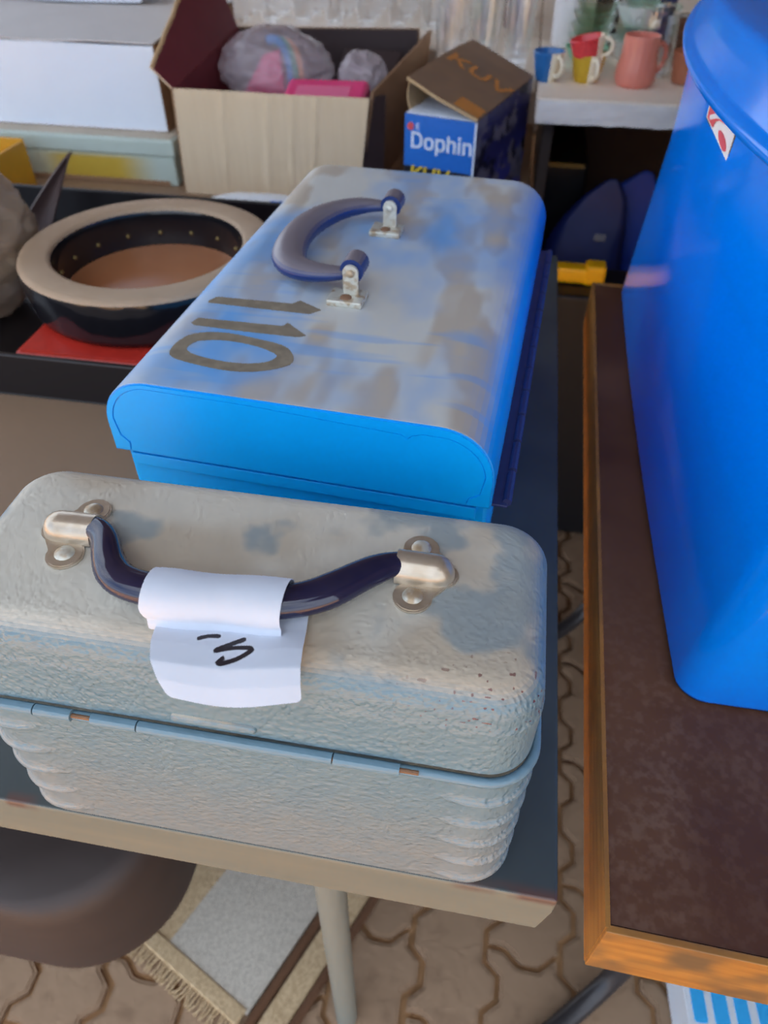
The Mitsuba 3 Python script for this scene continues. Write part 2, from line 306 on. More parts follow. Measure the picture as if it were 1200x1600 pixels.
for (x, y) in ((-.195, .054), (-.195, 1.05), (-1.8, .054), (-1.8, 1.05)):
    part(t, 'leg', tube([(x, y, -.022), (x, y, -.4), (x, y, -Z0 + .004)], .0165, 20), 'leg_paint')

# ------------------------------------------------------------------ grey tool box
GX0, GX1, GD, GH, GS = -.416, -.043, .152, .246, .168
t = thing('tool_box', 'grey hammered-paint tool box with navy grip handle and white paper tag, at the table front', 'tool box')
RC = .030
def bodyring(z, inset=0):
    q = rrect(GX0 + inset, GX1 - inset, .0005 + inset, GD - inset, RC - inset, z, nc=16, ne=40)
    return q
zs = np.linspace(.004, GS - .003, 130); rings = [bodyring(0, .004), bodyring(.0015, .0015)]
rib_z = [.016, .045, .076, .106, .137]
for z in zs:
    q = bodyring(z); w = sum(math.exp(-((z - a) / .0034) ** 2) for a in rib_z)
    cx, cy = (GX0 + GX1) / 2, GD / 2
    d = np.minimum(np.minimum(np.hypot(np.abs(q[:, 0] - cx) - (GX1 - GX0) / 2, q[:, 1]), np.hypot(np.abs(q[:, 0] - cx) - (GX1 - GX0) / 2, q[:, 1] - GD)), 1)
    win = np.clip((.050 - d) / .008, 0, 1); n = q[:, :2] - [cx, cy]
    sx = np.clip(np.abs(n[:, 0]) - ((GX1 - GX0) / 2 - RC), 0, None) * np.sign(n[:, 0]); sy = np.clip(np.abs(n[:, 1]) - (GD / 2 - RC), 0, None) * np.sign(n[:, 1])
    nn = np.c_[sx, sy]; nn /= np.linalg.norm(nn, axis=1, keepdims=True) + 1e-9
    q[:, :2] += nn * (.0036 * w * win)[:, None]; rings.append(q)
part(t, 'body', loft(rings), 'grey_paint', smooth=40)
part(t, 'rim_bead', tube(np.vstack([bodyring(GS - .002, -.0012), bodyring(GS - .002, -.0012)[:1]]), .0032, 10, caps=False), 'grey_edge', smooth=60)
lr = []
def lidring(z, inset): return rrect(GX0 + .001 + inset, GX1 - .001 - inset, .0015 + inset, GD - .001 - inset, max(RC - inset * .6, .004), z, nc=16, ne=24)
lr += [lidring(GS + .003, .0015), lidring(GS + .0035, .0002), lidring(.214, 0), lidring(.2165, .0002), lidring(.2185, .0012)]
FR = .021; zb = GH - FR - .001
for a in np.linspace(8, 90, 12):
    lr.append(lidring(zb + FR * math.sin(math.radians(a)) - .0015 * (a >= 90) * 0, .0013 + FR * (1 - math.cos(math.radians(a)))))
# a crowned top
for k, s in enumerate((.2, .4, .6, .8, .95)):
    ins = .0013 + FR + s * .055
    lr.append(lidring(GH - .001 + .0016 * math.sin(s * math.pi / 2), ins))
lid = loft(lr)
lk = part(t, 'lid', lid, 'grey_paint', smooth=45)
bar = loft([rrect(0, .055 - 2 * i, 0, .0075 - 2 * i, .0036 - i, z, nc=6) + [i, i, 0] for i, z in ((0, 0), (.0004, .0014), (.0013, .0022), (.0026, .0027))])
bar.apply_transform(trimesh.transformations.rotation_matrix(math.pi / 2, [1, 0, 0]))
part(t, 'lid__pressed_bar', move(bar, -.264, .0016, .1765), 'grey_paint')
# hinge strip along the front with its gaps
hk = part(t, 'hinge', tube([(-.402, -.0028, GS + .0005), (-.25, -.0028, GS + .0005), (-.110, -.0028, GS + .0005)], .0015, 8), 'rust')
for a, b in ((-.395, -.3555), (-.3545, -.330), (-.3165, -.2865), (-.2855, -.1625), (-.1615, -.1215)):
    part(hk, 'knuckle', tube([(a, -.0026, GS + .0005), ((a + b) / 2, -.0026, GS + .0005), (b, -.0026, GS + .0005)], .0037, 12), 'grey_edge')
# handle brackets: pressed plate with a half-round socket, two rivets each
def bracket(x, side):
    """plate with three lobes; side=+1: socket opens to +x"""
    y = .080 if side > 0 else .084
    P = [(0, .0195, .0112), (0, -.0195, .0118), (-.0155 * side, 0, .0098)]
    from shapely.geometry import Point
    pl = Point(P[0][0], P[0][1]).buffer(P[0][2]).union(Point(P[1][0], P[1][1]).buffer(P[1][2])).union(Point(P[2][0], P[2][1]).buffer(P[2][2])).union(LineString([P[0][:2], P[1][:2]]).buffer(.006))
    hull = Polygon([(p[0], p[1]) for p in (P[0], P[1], P[2])]).buffer(.0085)
    pl = pl.union(hull).buffer(-.006).buffer(.006).simplify(.0003)
    plate = cat(extr(pl, .0016), extr(pl.buffer(-.0009), .0022))
    k = part(t, 'handle_bracket', move(plate, x, y, GH + .0005), 'steel')
    # socket: half-round tunnel closed by a quarter dome
    R, L = .0115, .026; A = np.radians(np.linspace(0, 180, 19)); xs = [.0125, .0122, -.008] ; rings = []
    for xx, rr in [(.0125, R), (.012, R), (.0, R), (-.010, R), (-.014, R * .96), (-.018, R * .82), (-.021, R * .55), (-.0228, R * .2)]:
        rings.append(np.c_[np.full(19, xx * side), rr * np.cos(A), .0012 + rr * 1.15 * np.sin(A)])
    v = np.array(rings)
    nr, nc = len(rings), 19; idx = np.arange(nr * nc).reshape(nr, nc); q = np.stack([idx[:-1, :-1], idx[1:, :-1], idx[1:, 1:], idx[:-1, 1:]], -1).reshape(-1, 4)
    f = np.vstack([q[:, [0, 1, 2]], q[:, [0, 2, 3]]])
    inner = v.copy(); inner[:, :, 1] = inner[:, :, 1] * .87; inner[:, :, 2] = .0012 + (inner[:, :, 2] - .0012) * .87
    rim = [[i, i + 1, nr * nc + i + 1] for i in range(nc - 1)] + [[i, nr * nc + i + 1, nr * nc + i] for i in range(nc - 1)]
    m = trimesh.Trimesh(np.vstack([v.reshape(-1, 3), inner.reshape(-1, 3)]), np.vstack([f, f[:, ::-1] + nr * nc, rim]), process=False)
    part(k, 'socket', move(m, x, y, GH + .001), 'steel', smooth=40)
    for px, py in (P[0][:2], P[1][:2]):
        rv = lathe([(.0001, .0032), (.002, .0031), (.0042, .0025), (.0058, .0014), (.0064, 0)], 24)
        part(k, 'rivet', move(rv, x + px, y + py, GH + .0024), 'steel_dull', smooth=60)
bracket(-.342, 1); bracket(-.126, -1)
zh = GH + .009
hp = spline([(-.352, .080, zh), (-.342, .080, zh), (-.331, .0795, zh), (-.322, .074, zh + .001), (-.310, .057, zh + .003), (-.295, .040, zh + .004), (-.270, .0335, zh + .005), (-.236, .033, zh + .005), (-.200, .037, zh + .005), (-.178, .047, zh + .004), (-.160, .0635, zh + .003), (-.147, .0765, zh + .001), (-.1375, .0825, zh), (-.126, .084, zh), (-.116, .084, zh)], 100)
sx = hp[:, 0]; rad = np.interp(sx, [-.36, -.34, -.32, -.300, -.275, -.19, -.172, -.15, -.135, -.11], [.0066, .0068, .0082, .0103, .0106, .0106, .0112, .0098, .0074, .0064])
part(t, 'handle', tube(hp, rad, 20, flat=(1, .78)), 'navy_gloss', smooth=60, label='navy blue moulded grip')

# white paper tag looped round the handle
t = thing('paper_tag', 'white paper tag with black handwriting wrapped around the navy tool box handle', 'tag')
cy, cz, ry, rz = .0345, zh + .0045, .0152, .0122
A = np.radians(np.linspace(-75, 205, 32))                           # angle 0 = +y (back), 90 = top, 180 = front
loop = np.array([(cy + ry * math.cos(a), cz + rz * math.sin(a)) for a in A])
endf = np.array([(loop[-1, 0] - .002, loop[-1, 1] - .004), (loop[-1, 0] - .0025, loop[-1, 1] - .0075)])
lo = np.vstack([loop, endf])
def wrap(u, v):
    s = np.linspace(0, 1, len(lo)); y = np.interp(v, s, lo[:, 0]); z = np.interp(v, s, lo[:, 1])
    x = -.2715 + .0785 * u + .004 * np.where(v > .8, (v - .8) * 5, 0) * (1 - u)
    return x, y + .006 * (u - .5) * (1) + .0008 * np.sin(9 * u + 3 * v), np.maximum(z + .0006 * np.sin(7 * u), GH + .0024)
part(t, 'loop', grid(wrap, 24, 60, .0006), 'paper', smooth=40)
fy = np.array([(.046, GH + .0048), (.036, GH + .0036), (.024, GH + .0036), (.010, GH + .0062), (-.002, GH + .0060), (-.010, GH + .001), (-.0160, GH - .0050)])
def flapz(u, v):
    s = np.linspace(0, 1, len(fy)); c1 = np.interp(v, s, fy[:, 0]); c2 = np.interp(v, s, fy[:, 1])
    x0 = -.2635 + .020 * v ** 1.5 - .005 * np.sin(np.pi * v); x1 = -.1840 + .0105 * v
    return x0 + (x1 - x0) * u, c1 + .009 * (u - .5) - .0035 * np.clip(v, 0, 1) * np.sin(np.pi * u), c2 + .0012 * np.sin(6 * u + 2) * v
def flapround(u, v):
    # round the two lower corners
    r = .055; e = np.clip((v - (1 - r)) / r, 0, 1); k = 1 - np.sqrt(np.clip(1 - e ** 2, 0, 1)); k = k * .03
    return flapz(np.clip(u * (1 - 2 * k) + k, 0, 1), v)
part(t, 'tail', grid(flapround, 40, 60, .0006), 'paper', smooth=40)
def stroke(pts, w):
    """felt-pen stroke on the tail, in its (u, v)"""
    p = spline([(a, b, 0) for a, b in pts], 30)[:, :2] if len(pts) > 2 else np.linspace(pts[0], pts[1], 12)
    d = np.gradient(p, axis=0) * [1, .75]; n = np.c_[-d[:, 1], d[:, 0] / .75]; n /= np.linalg.norm(n * [1, .75], axis=1, keepdims=True) + 1e-9
    ww = w * np.interp(np.linspace(0, 1, 30 if len(pts) > 2 else 12), [0, .08, .5, .92, 1], [.6, 1, .9, 1, .5])[:, None]
    Lp, Rp = p + n * ww, p - n * ww; a = np.vstack([Lp, Rp]); X = np.stack(flapround(a[:, 0], a[:, 1]), 1)
    k = len(p); i = np.arange(k - 1); f = np.vstack([np.c_[i, i + 1, k + i + 1], np.c_[i, k + i + 1, k + i]]); X[:, 2] += .0005; X[:, 1] -= .0004
    return trimesh.Trimesh(np.vstack([X, X - [0, -.0001, .0002]]), np.vstack([f, f[:, ::-1] + 2 * k]), process=False)
W_ = .0135
part(t, 'handwriting', cat(stroke([(.30, .445), (.36, .415), (.45, .408)], W_), stroke([(.62, .42), (.53, .468), (.425, .535)], W_ * 1.2), stroke([(.425, .535), (.53, .502), (.68, .497)], W_),
     stroke([(.685, .50), (.62, .562), (.45, .635)], W_ * 1.1), stroke([(.45, .635), (.475, .60), (.50, .578)], W_)), 'ink', smooth=False)

# ------------------------------------------------------------------ blue tool box
BX = XF(-.0833, .2252, 0, -.0625); BW, BL, BH, BS, BR = .331, .527, .250, .174, .046
t = thing('tool_box', 'bright blue dusty tool box with 110 marked on its lid, behind the grey tool box', 'tool box')
def prof(inset, z0, n=14):
    """lid cross-section (u, z): flat bottom, rounded shoulders"""
    r = BR - inset; p = [(-inset, z0)]
    for a in np.linspace(0, 90, n): p.append((-inset - r + r * math.cos(math.radians(a)), BH - inset - r + r * math.sin(math.radians(a))))
    for a in np.linspace(90, 180, n): p.append((-BW + inset + r + r * math.cos(math.radians(a)), BH - inset - r + r * math.sin(math.radians(a))))
    p.append((-BW + inset, z0)); return np.array(p)
def sweepv(p, v0, v1, bev=.0015):
    c = p.mean(0); P = lambda q, v: np.c_[q[:, 0], np.full(len(q), v), q[:, 1]]
    inn = c + (p - c) * (1 - bev / .15)
    m = loft([P(inn, v0), P(c + (p - c) * (1 - bev * .3 / .15), v0 + bev * .3), P(p, v0 + bev), P(p, v1 - bev), P(inn, v1)]); m.fix_normals(); return m
lidm = sweepv(prof(0, BS + .001), 0, BL)
part(t, 'lid', lidm, 'blue_paint', smooth=35, xf=BX)
# end of the lid: pressed plate and the folded corner tabs that lap over it
def arcpoly(pts): return Polygon(pts)
pl = prof(.0012, BS + .003); poly = Polygon(pl)
plate_poly = Polygon([(-.315, BS + .003), (-.3135, .186), (-.3205, .193)] + [(-BW + .0075 + .038 * (1 - math.cos(a)), BH - .046 + .040 * math.sin(a)) for a in np.linspace(.15, 1.5, 12)]
                     + [(-.20, .2435), (-.075, .2375), (-.070, .2340), (-.066, .238), (-.058, .2405)] + [(-.046 + .0385 * math.cos(a), BH - .046 + .0365 * math.sin(a)) for a in np.linspace(1.4, .1, 12)] + [(-.0105, .190), (-.019, .184), (-.021, BS + .003)]).buffer(0)
def onend(poly, v0, th):
    m = trimesh.creation.extrude_polygon(poly, th, engine='earcut'); m.vertices = np.c_[m.vertices[:, 0], v0 - m.vertices[:, 2], m.vertices[:, 1]]; m.invert(); m.fix_normals(); return m
outer = poly.buffer(-.0005)
part(t, 'end_fold', onend(outer.difference(plate_poly.buffer(.0007)).buffer(-.0001) if outer.difference(plate_poly.buffer(.0007)).geom_type == 'Polygon' else max(outer.difference(plate_poly.buffer(.0007)).geoms, key=lambda g: g.area), .0006, .0018), 'blue_clean', smooth=30, xf=BX, label='bright blue folded edge of the lid end')
part(t, 'end_panel', onend(plate_poly, .0006, .0012), 'blue_clean', smooth=30, xf=BX, label='bright clean blue lid end')
part(t, 'body', hbox(-BW + .004, -.003, .010, BL - .004, 0, BS - .001, .004), 'blue_clean', smooth=30, xf=BX)
part(t, 'body__end_strip', hbox(-BW + .012, -.012, .003, .0105, BS - .016, BS - .0035, .001), 'blue_clean', xf=BX)
hk = part(t, 'hinge', hbox(-.001, .0125, .012, BL - .012, BS - .006, BS - .0035, .001), 'hinge_navy', xf=BX, label='dark slotted hinge strip')
for k in range(12):
    v0 = .016 + k * .0415
    part(hk, 'knuckle', tube([(.0118, v0, BS - .003), (.0118, v0 + .02, BS - .003), (.0118, v0 + .0375, BS - .003)], .0038, 10), 'hinge_navy', xf=BX)
ZO = [(-0.288, 0.0481), (-0.2883, 0.0664), (-0.2803, 0.0829), (-0.254, 0.0905), (-0.2219, 0.0861), (-0.1958, 0.0817), (-0.1854, 0.0714), (-0.18, 0.0604), (-0.1823, 0.0507), (-0.2033, 0.0366), (-0.2298, 0.032), (-0.2621, 0.036), (-0.2814, 0.0404)]
ZI = [(-0.276, 0.0564), (-0.2749, 0.0642), (-0.2711, 0.0717), (-0.249, 0.0783), (-0.2178, 0.0751), (-0.1968, 0.0665), (-0.196, 0.0595), (-0.2029, 0.0506), (-0.2257, 0.044), (-0.2559, 0.0467), (-0.2693, 0.0507)]
O1 = [(-0.29, 0.099), (-0.2872, 0.108), (-0.2087, 0.1121), (-0.2056, 0.1188), (-0.1831, 0.1013), (-0.19, 0.0974), (-0.2338, 0.0955), (-0.2859, 0.0953)]
O2 = [(-0.292, 0.1405), (-0.2862, 0.1497), (-0.2132, 0.1537), (-0.2082, 0.1614), (-0.1836, 0.1485), (-0.1922, 0.1389), (-0.2414, 0.1378), (-0.2899, 0.1372)]
def round_off(p, n=3):
    p = np.array(p)
    for _ in range(n): p = np.stack([.75 * p + .25 * np.roll(p, -1, 0), .25 * p + .75 * np.roll(p, -1, 0)], 1).reshape(-1, 2)
    return p
def ontop(poly):
    poly = poly.buffer(.0012).buffer(-.0012)
    m = trimesh.creation.extrude_polygon(poly, .0004, engine='earcut'); m = m.subdivide_to_size(.006)
    u = m.vertices[:, 0]; d = np.clip((-BW + BR) - u, 0, BR); m.vertices[:, 2] += BH + .0001 - (BR - np.sqrt(BR ** 2 - d ** 2)); return m
for pg in (Polygon(round_off(ZO), [round_off(ZI)]), Polygon(O1), Polygon(O2)):
    part(t, 'painted_digit', ontop(pg), 'mark_paint', smooth=False, xf=BX, label='dark dusty hand-painted digit')
# C-shaped handle on two lugs
gp = spline([(-.172, .186, .271), (-.1995, .180, .271), (-.2225, .190, .270), (-.2365, .218, .269), (-.2415, .262, .269), (-.236, .300, .269), (-.217, .333, .270), (-.192, .349, .271), (-.170, .3505, .271)], 60)
part(t, 'handle', tube(gp, np.interp(np.linspace(0, 1, 60), [0, .12, .3, .7, .88, 1], [.0085, .0135, .0172, .0168, .013, .0075]), 20, flat=(1, .62)), 'handle_blue', smooth=60, xf=BX, label='blue dusty curved grip')
for v in (.172, .332):
    mk = part(t, 'handle_mount', cat(hbox(-.182, -.148, v - .014, v + .014, BH - .0002, BH + .006, .0016)), 'steel_dull', xf=BX, label='pale steel handle foot')
    part(mk, 'lug', cat(hbox(-.170, -.155, v + .0025, v + .0055, BH + .003, BH + .026, .001), move(lathe([(.0001, .0016), (.0075, .0015), (.0075, -.0015), (.0001, -.0015)], 20), rx=math.pi / 2, x=-.1625, y=v + .004, z=BH + .026)), 'steel_dull', xf=BX)
    part(mk, 'bolt', move(lathe([(.0001, .003), (.0025, .0026), (.0038, .001), (.0039, 0)], 16), rx=math.pi / 2, x=-.1625, y=v + .0024, z=BH + .026), 'steel_dull', xf=BX, smooth=60)
    part(mk, 'rivet', move(lathe([(.0001, .0026), (.003, .0022), (.0052, .001), (.0056, 0)], 18), x=-.165, y=v - .0055, z=BH + .006), 'rust', xf=BX, smooth=60)
    part(t, 'handle_loop', tube([(-.1625, v + .007, BH + .026), (-.1625, v + .018, BH + .026), (-.1625, v + .030, BH + .026)], .0112, 20), 'handle_blue', smooth=40, xf=BX)

# ------------------------------------------------------------------ wooden table at the right with its leather top
RX = XF(.033, -.011, 0, -.025)
t = thing('wooden_table', 'dark brown leather-topped table with orange wood edging under the blue tub', 'table')
def lumpy(u, v):
    return .003 + u * .95, .003 + v * 1.018, -.0014 + .0022 * meshkit.fbm(np.stack([u * 14, v * 14, 0 * u], -1), 4) * np.minimum(1, 30 * np.minimum(np.minimum(u, 1 - u), np.minimum(v, 1 - v)))
part(t, 'table_top', cat(grid(lumpy, 120, 120, .004)), 'leather_top', smooth=60, xf=RX, label='mottled brown leather covering')
part(t, 'substrate', hbox(.004, .956, .004, 1.022, -.07, -.002, .002), 'dark_wood', xf=RX)
part(t, 'edging', loft([V((0, 0, -.078), (.0035, .0, -.078), (.0035, .0, .0022), (0, 0, .0022)) + [0, 0, 0], V((0, 1.027, -.078), (.0035, 1.027, -.078), (.0035, 1.027, .0022), (0, 1.027, .0022))]), 'wood_edge', smooth=False, xf=RX, label='orange-brown wooden edge strip')
part(t, 'edging', hbox(.0005, .96, -.0035, .0025, -.078, .0020, .0012), 'wood_edge', xf=RX)
part(t, 'edging', hbox(.0, .96, 1.023, 1.031, -.078, .0015, .0012), 'wood_edge', xf=RX)
for (x, y) in ((.215, .16), (.20, .90)):
    part(t, 'leg', tube(spline([(x + .035, y + .05, -.07), (x + .02, y + .035, -.40), (x + .005, y + .018, -.66), (x - .02, y - .005, -.725), (x - .07, y - .05, -.752), (x - .16, y - .13, -.754)], 40), .0155, 14), 'black_metal')
for (x, y) in ((.86, .16), (.86, .90)):
    part(t, 'leg', tube([(x, y, -.07), (x, y, -.4), (x, y, -Z0 + .003)], .0155, 14), 'black_metal')

# ------------------------------------------------------------------ blue lidded tub
t = thing('plastic_tub', 'large glossy blue lidded plastic tub standing on the leather-topped table', 'tub')
def tubring(z, xc, y0, y1, r, bx, n=10):
    q = rrect(xc + bx, .95, y0, y1, r, z, nc=n, ne=16)
    w = (q[:, 1] - (y0 + y1) / 2) / (y1 - y0) * 2; u = (q[:, 0] - xc - bx) / (.95 - xc - bx)
    q[:, 0] -= bx * (1 - u) * (1 - np.clip(w * w, 0, 1)); return q
rings = []
for z, xc, y0, y1, r, bx in ((.0035, .105, .196, .98, .022, .006), (.005, .0995, .190, .986, .024, .006), (.012, .0965, .187, .99, .025, .007), (.06, .094, .183, 1.0, .03, .014), (.15, .0895, .178, 1.02, .036, .03), (.25, .084, .176, 1.045, .045, .05), (.34, .079, .178, 1.07, .055, .068), (.395, .0765, .180, 1.085, .06, .078)):
    rings.append(tubring(z, xc, y0, y1, r, bx))
part(t, 'body', loft(rings), 'tub_blue', smooth=50)
lr = []
for z, o in ((.392, -.004), (.392, .007), (.395, .0115), (.3995, .0125), (.404, .0108), (.4065, .006), (.409, .0035), (.43, -.001), (.442, -.0035), (.448, -.007), (.4505, -.013), (.4505, -.034), (.448, -.038), (.4475, -.06)):
    lr.append(tubring(z, .0745 - o, .178 - o, 1.087 + o, .06 + o, .078, 12))
part(t, 'lid', loft(lr), 'tub_lid', smooth=40)
# diamond badge under the rim
def onwall(poly, off, th):
    """a flat plate on the tub's left wall, poly in (y, z)"""
    m = trimesh.creation.extrude_polygon(poly, th, engine='earcut'); y, z, h = m.vertices.T
    m.vertices = np.c_[.0775 + (.395 - z) * .045 + (y - .635) ** 2 / 2.7 - off - h, y, z]; m.fix_normals(); return m
dp = Polygon([(.595, .3935), (.598, .3725), (.503, .362), (.498, .3925)])
bk = part(t, 'badge', onwall(dp.buffer(.001), .0, .0016), 'black_rim', smooth=False, label='red and white diamond badge')
part(bk, 'face', onwall(dp.buffer(-.0012), .0016, .0006), 'white_gloss', smooth=False)
def bq(a, b):
    """badge coordinates: a along bottom corner to top corner, b left to right"""
    c0, c1, c2, c3 = np.array(dp.exterior.coords)[:4]      # top, left, bottom, right
    return tuple((1 - b) * ((1 - a) * c2 + a * c1) + b * ((1 - a) * c3 + a * c0))
def blob(cx, cyy, ra, rb, ang=0, n=24): return Polygon([bq(cx + ra * math.cos(q) * math.cos(ang) - rb * math.sin(q) * math.sin(ang), cyy + ra * math.cos(q) * math.sin(ang) + rb * math.sin(q) * math.cos(ang)) for q in np.linspace(0, 2 * np.pi, n)])
part(bk, 'emblem', onwall(blob(.26, .28, .20, .13, .75), .0022, .0004), 'red_gloss', smooth=False)
sw = Polygon([bq(a, b) for a, b in ((.93, .12), (.95, .95), (.12, .93), (.10, .80), (.30, .72), (.50, .62), (.62, .42), (.66, .16))])
part(bk, 'emblem', onwall(sw.buffer(0), .0022, .0004), 'red_gloss', smooth=False)
part(bk, 'emblem', onwall(Polygon([bq(a, b) for a, b in ((.80, .22), (.84, .34), (.68, .62), (.30, .90), (.26, .86), (.60, .56))]).buffer(0), .0026, .0004), 'white_gloss', smooth=False)
# ------------------------------------------------------------------ things at the left on the grey table
single('cardboard_sheet', hbox(-1.15, -.43, .185, .535, 0, .003, .001), 'table_brown', 'flat brown cardboard sheet lying on the grey table in front of the black tray', 'cardboard')
t = thing('display_tray', 'shallow black tray under the round dusty-rimmed basin, left of the blue tool box', 'tray')
part(t, 'base', hbox(-1.30, -.412, .525, 1.10, 0, .006, .002), 'black_tray')
for nm, b in (('front_wall', (-1.30, -.412, .525, .533)), ('back_wall', (-1.30, -.412, 1.092, 1.10)), ('side_wall', (-.42, -.412, .533, 1.092)), ('side_wall', (-1.30, -1.292, .533, 1.092))):
    part(t, nm, hbox(*b, .004, .068, .003), 'black_tray')
single('red_packet', hbox(-.745, -.445, .560, .93, .0062, .050, .010, 2), 'red_plastic', 'glossy red flat packet in the black tray below the round basin', 'packet')
t = thing('round_basin', 'round black basin with wide dusty tan rim and brown bottom, on the red packet', 'basin')
PX, PY, PZ = -.618, .765, .051
tiltx = XF(PX, PY, PZ)
N = 96; out = []
for z, r in ((0, .168), (.004, .176), (.012, .180), (.040, .184), (.060, .185), (.068, .183)):
    a = np.arange(N) * 2 * np.pi / N; g = 1 - .006 * (np.abs(((a * 24 / (2 * np.pi)) % 1) - .5) > .42) * (z > .008) * (z < .064)
    out.append(np.c_[r * g * np.cos(a), r * g * np.sin(a), np.full(N, z)])
ring = lambda r, z: np.c_[r * np.cos(a), r * np.sin(a), np.full(N, z)]
m = loft(out + [ring(.140, .068), ring(.137, .060), ring(.134, .012)], cap0=True, cap1=True)
part(t, 'wall', m, 'black_gloss', smooth=40, xf=tiltx)
part(t, 'rim', lathe([(.1385, .0675), (.1395, .0712), (.145, .0735), (.160, .0745), (.175, .0735), (.1815, .0710), (.1835, .0672)], 96), 'tan_dust', smooth=60, xf=tiltx, label='wide dusty tan rim')
part(t, 'bottom', lathe([(.0002, .0155), (.10, .0150), (.128, .0145), (.1325, .0150), (.1335, .0125)], 72), 'brown_disc', smooth=60, xf=tiltx, label='glossy brown bottom')
st = trimesh.creation.icosphere(subdivisions=1, radius=.0035)
for k in range(14):
    q = math.radians(20 + k * 22); part(t, 'stud', move(st, .1352 * math.cos(q), .1352 * math.sin(q), .034), 'stud', xf=tiltx, smooth=True)
# cloudy bag, dark pointed flap, yellow box at the frame's left edge
def crumple(c, r, seed, n=4, amp=.16, fr=9, zmin=None):
    m = trimesh.creation.icosphere(subdivisions=n); v = m.vertices.copy(); d = 1 + amp * (np.abs(meshkit.fbm(v * fr / 4 + seed, 4, seed) - .5) * -4 + 1) + .5 * amp * (meshkit.noise(v * 2 + seed) - .5)
    v = v * d[:, None] * r + c
    if zmin is not None: v[:, 2] = np.maximum(v[:, 2], zmin)
    m.vertices = v; return m
t = thing('plastic_bag', 'cloudy crumpled plastic bag with beige contents at the left edge of the tray', 'bag')
part(t, 'film', crumple(V(-.908, .735, .115), V(.092, .115, .105), 4, zmin=.0075), 'bag_cloudy', smooth=True)
for k, (x, y, z, r) in enumerate(((-.925, .72, .06, .045), (-.91, .79, .075, .05), (-.95, .75, .12, .042))):
    part(t, 'contents', crumple(V(x, y, z), V(r, r, r), 20 + k, n=3, amp=.08, zmin=.009), 'beige_lump', smooth=True)
def blade(u, v):
    w = .062 * (1 - v) ** .8; xr = -.935 + .098 * v
    return xr - w * (1 - u), .985 + .010 * np.sin(3 * u) - .01 * v, .0075 + .163 * v + .010 * (1 - u) * (1 - v)
single('pointed_flap', grid(blade, 14, 30, .003), 'dark_brown', 'dark pointed leathery flap sticking up between cloudy bag and round basin', 'flap', smooth=50)
t = thing('yellow_carton', 'yellow open carton at the left edge in front of the mint case', 'carton')
for nm, b in (('base', (-1.30, -1.115, 1.15, 1.27, 0, .006)), ('front_wall', (-1.30, -1.115, 1.15, 1.156, .004, .088)), ('side_wall', (-1.121, -1.115, 1.156, 1.27, .004, .092)), ('back_wall', (-1.30, -1.115, 1.264, 1.27, .004, .096))):
    part(t, nm, hbox(*b, .002), 'yellow_box')

# ------------------------------------------------------------------ second table behind with boxes
t = thing('wooden_table', 'plain brown table behind the grey one, under the cartons', 'table')
part(t, 'table_top', hbox(-2.3, -.062, 1.135, 1.93, -.03, 0, .003), 'table_brown')
for x, y in ((-.10, 1.18), (-.10, 1.88), (-2.2, 1.18), (-2.2, 1.88)): part(t, 'leg', hbox(x - .02, x + .02, y - .02, y + .02, -Z0 + .003, -.028, .003), 'dark_wood')
t = thing('metal_case', 'pale mint green flat case with painted yellow reflection, under the white carton', 'case')
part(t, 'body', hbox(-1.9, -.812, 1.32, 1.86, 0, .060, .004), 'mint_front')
part(t, 'lid', hbox(-1.905, -.806, 1.314, 1.865, .0605, .093, .005), 'mint')
part(t, 'dusty_top', hbox(-1.895, -.815, 1.325, 1.855, .0925, .0945, .0008), 'mint_dust')
part(t, 'base_band', hbox(-1.895, -.83, 1.3175, 1.321, .0005, .010, .001), 'card_brown')
t = thing('carton', 'long white carton with grey lid flaps on top of the mint case', 'box')
part(t, 'front_panel', hbox(-1.80, -.834, 1.362, 1.366, .095, .252, .0015), 'white_card')
part(t, 'side_panel', hbox(-.838, -.834, 1.366, 1.86, .095, .252, .0015), 'card_brown', label='bare brown side panel')
part(t, 'side_panel', hbox(-1.80, -1.796, 1.366, 1.86, .095, .252, .0015), 'card_brown')
part(t, 'back_panel', hbox(-1.80, -.834, 1.86, 1.864, .095, .252, .0015), 'white_card')
part(t, 'bottom', hbox(-1.80, -.834, 1.362, 1.864, .0948, .098, .001), 'card_brown')
def lidf(u, v): return -1.80 + .966 * u, 1.364 + .5 * v, .2535 + .010 * np.sin(np.pi * np.clip(v * 1.1, 0, 1)) * (.6 + .4 * np.sin(3 * u)) + .004 * meshkit.noise(np.stack([u * 8, v * 6, 0 * u], -1))
part(t, 'lid_flap', grid(lidf, 40, 30, .003), 'grey_card', label='light grey top flap')
part(t, 'tuck_flap', grid(lambda u, v: (-1.80 + .80 * u, 1.70 + .15 * v, .272 + .018 * np.sin(np.pi * v) + .004 * np.sin(6 * u)), 30, 12, .003), 'white_card')
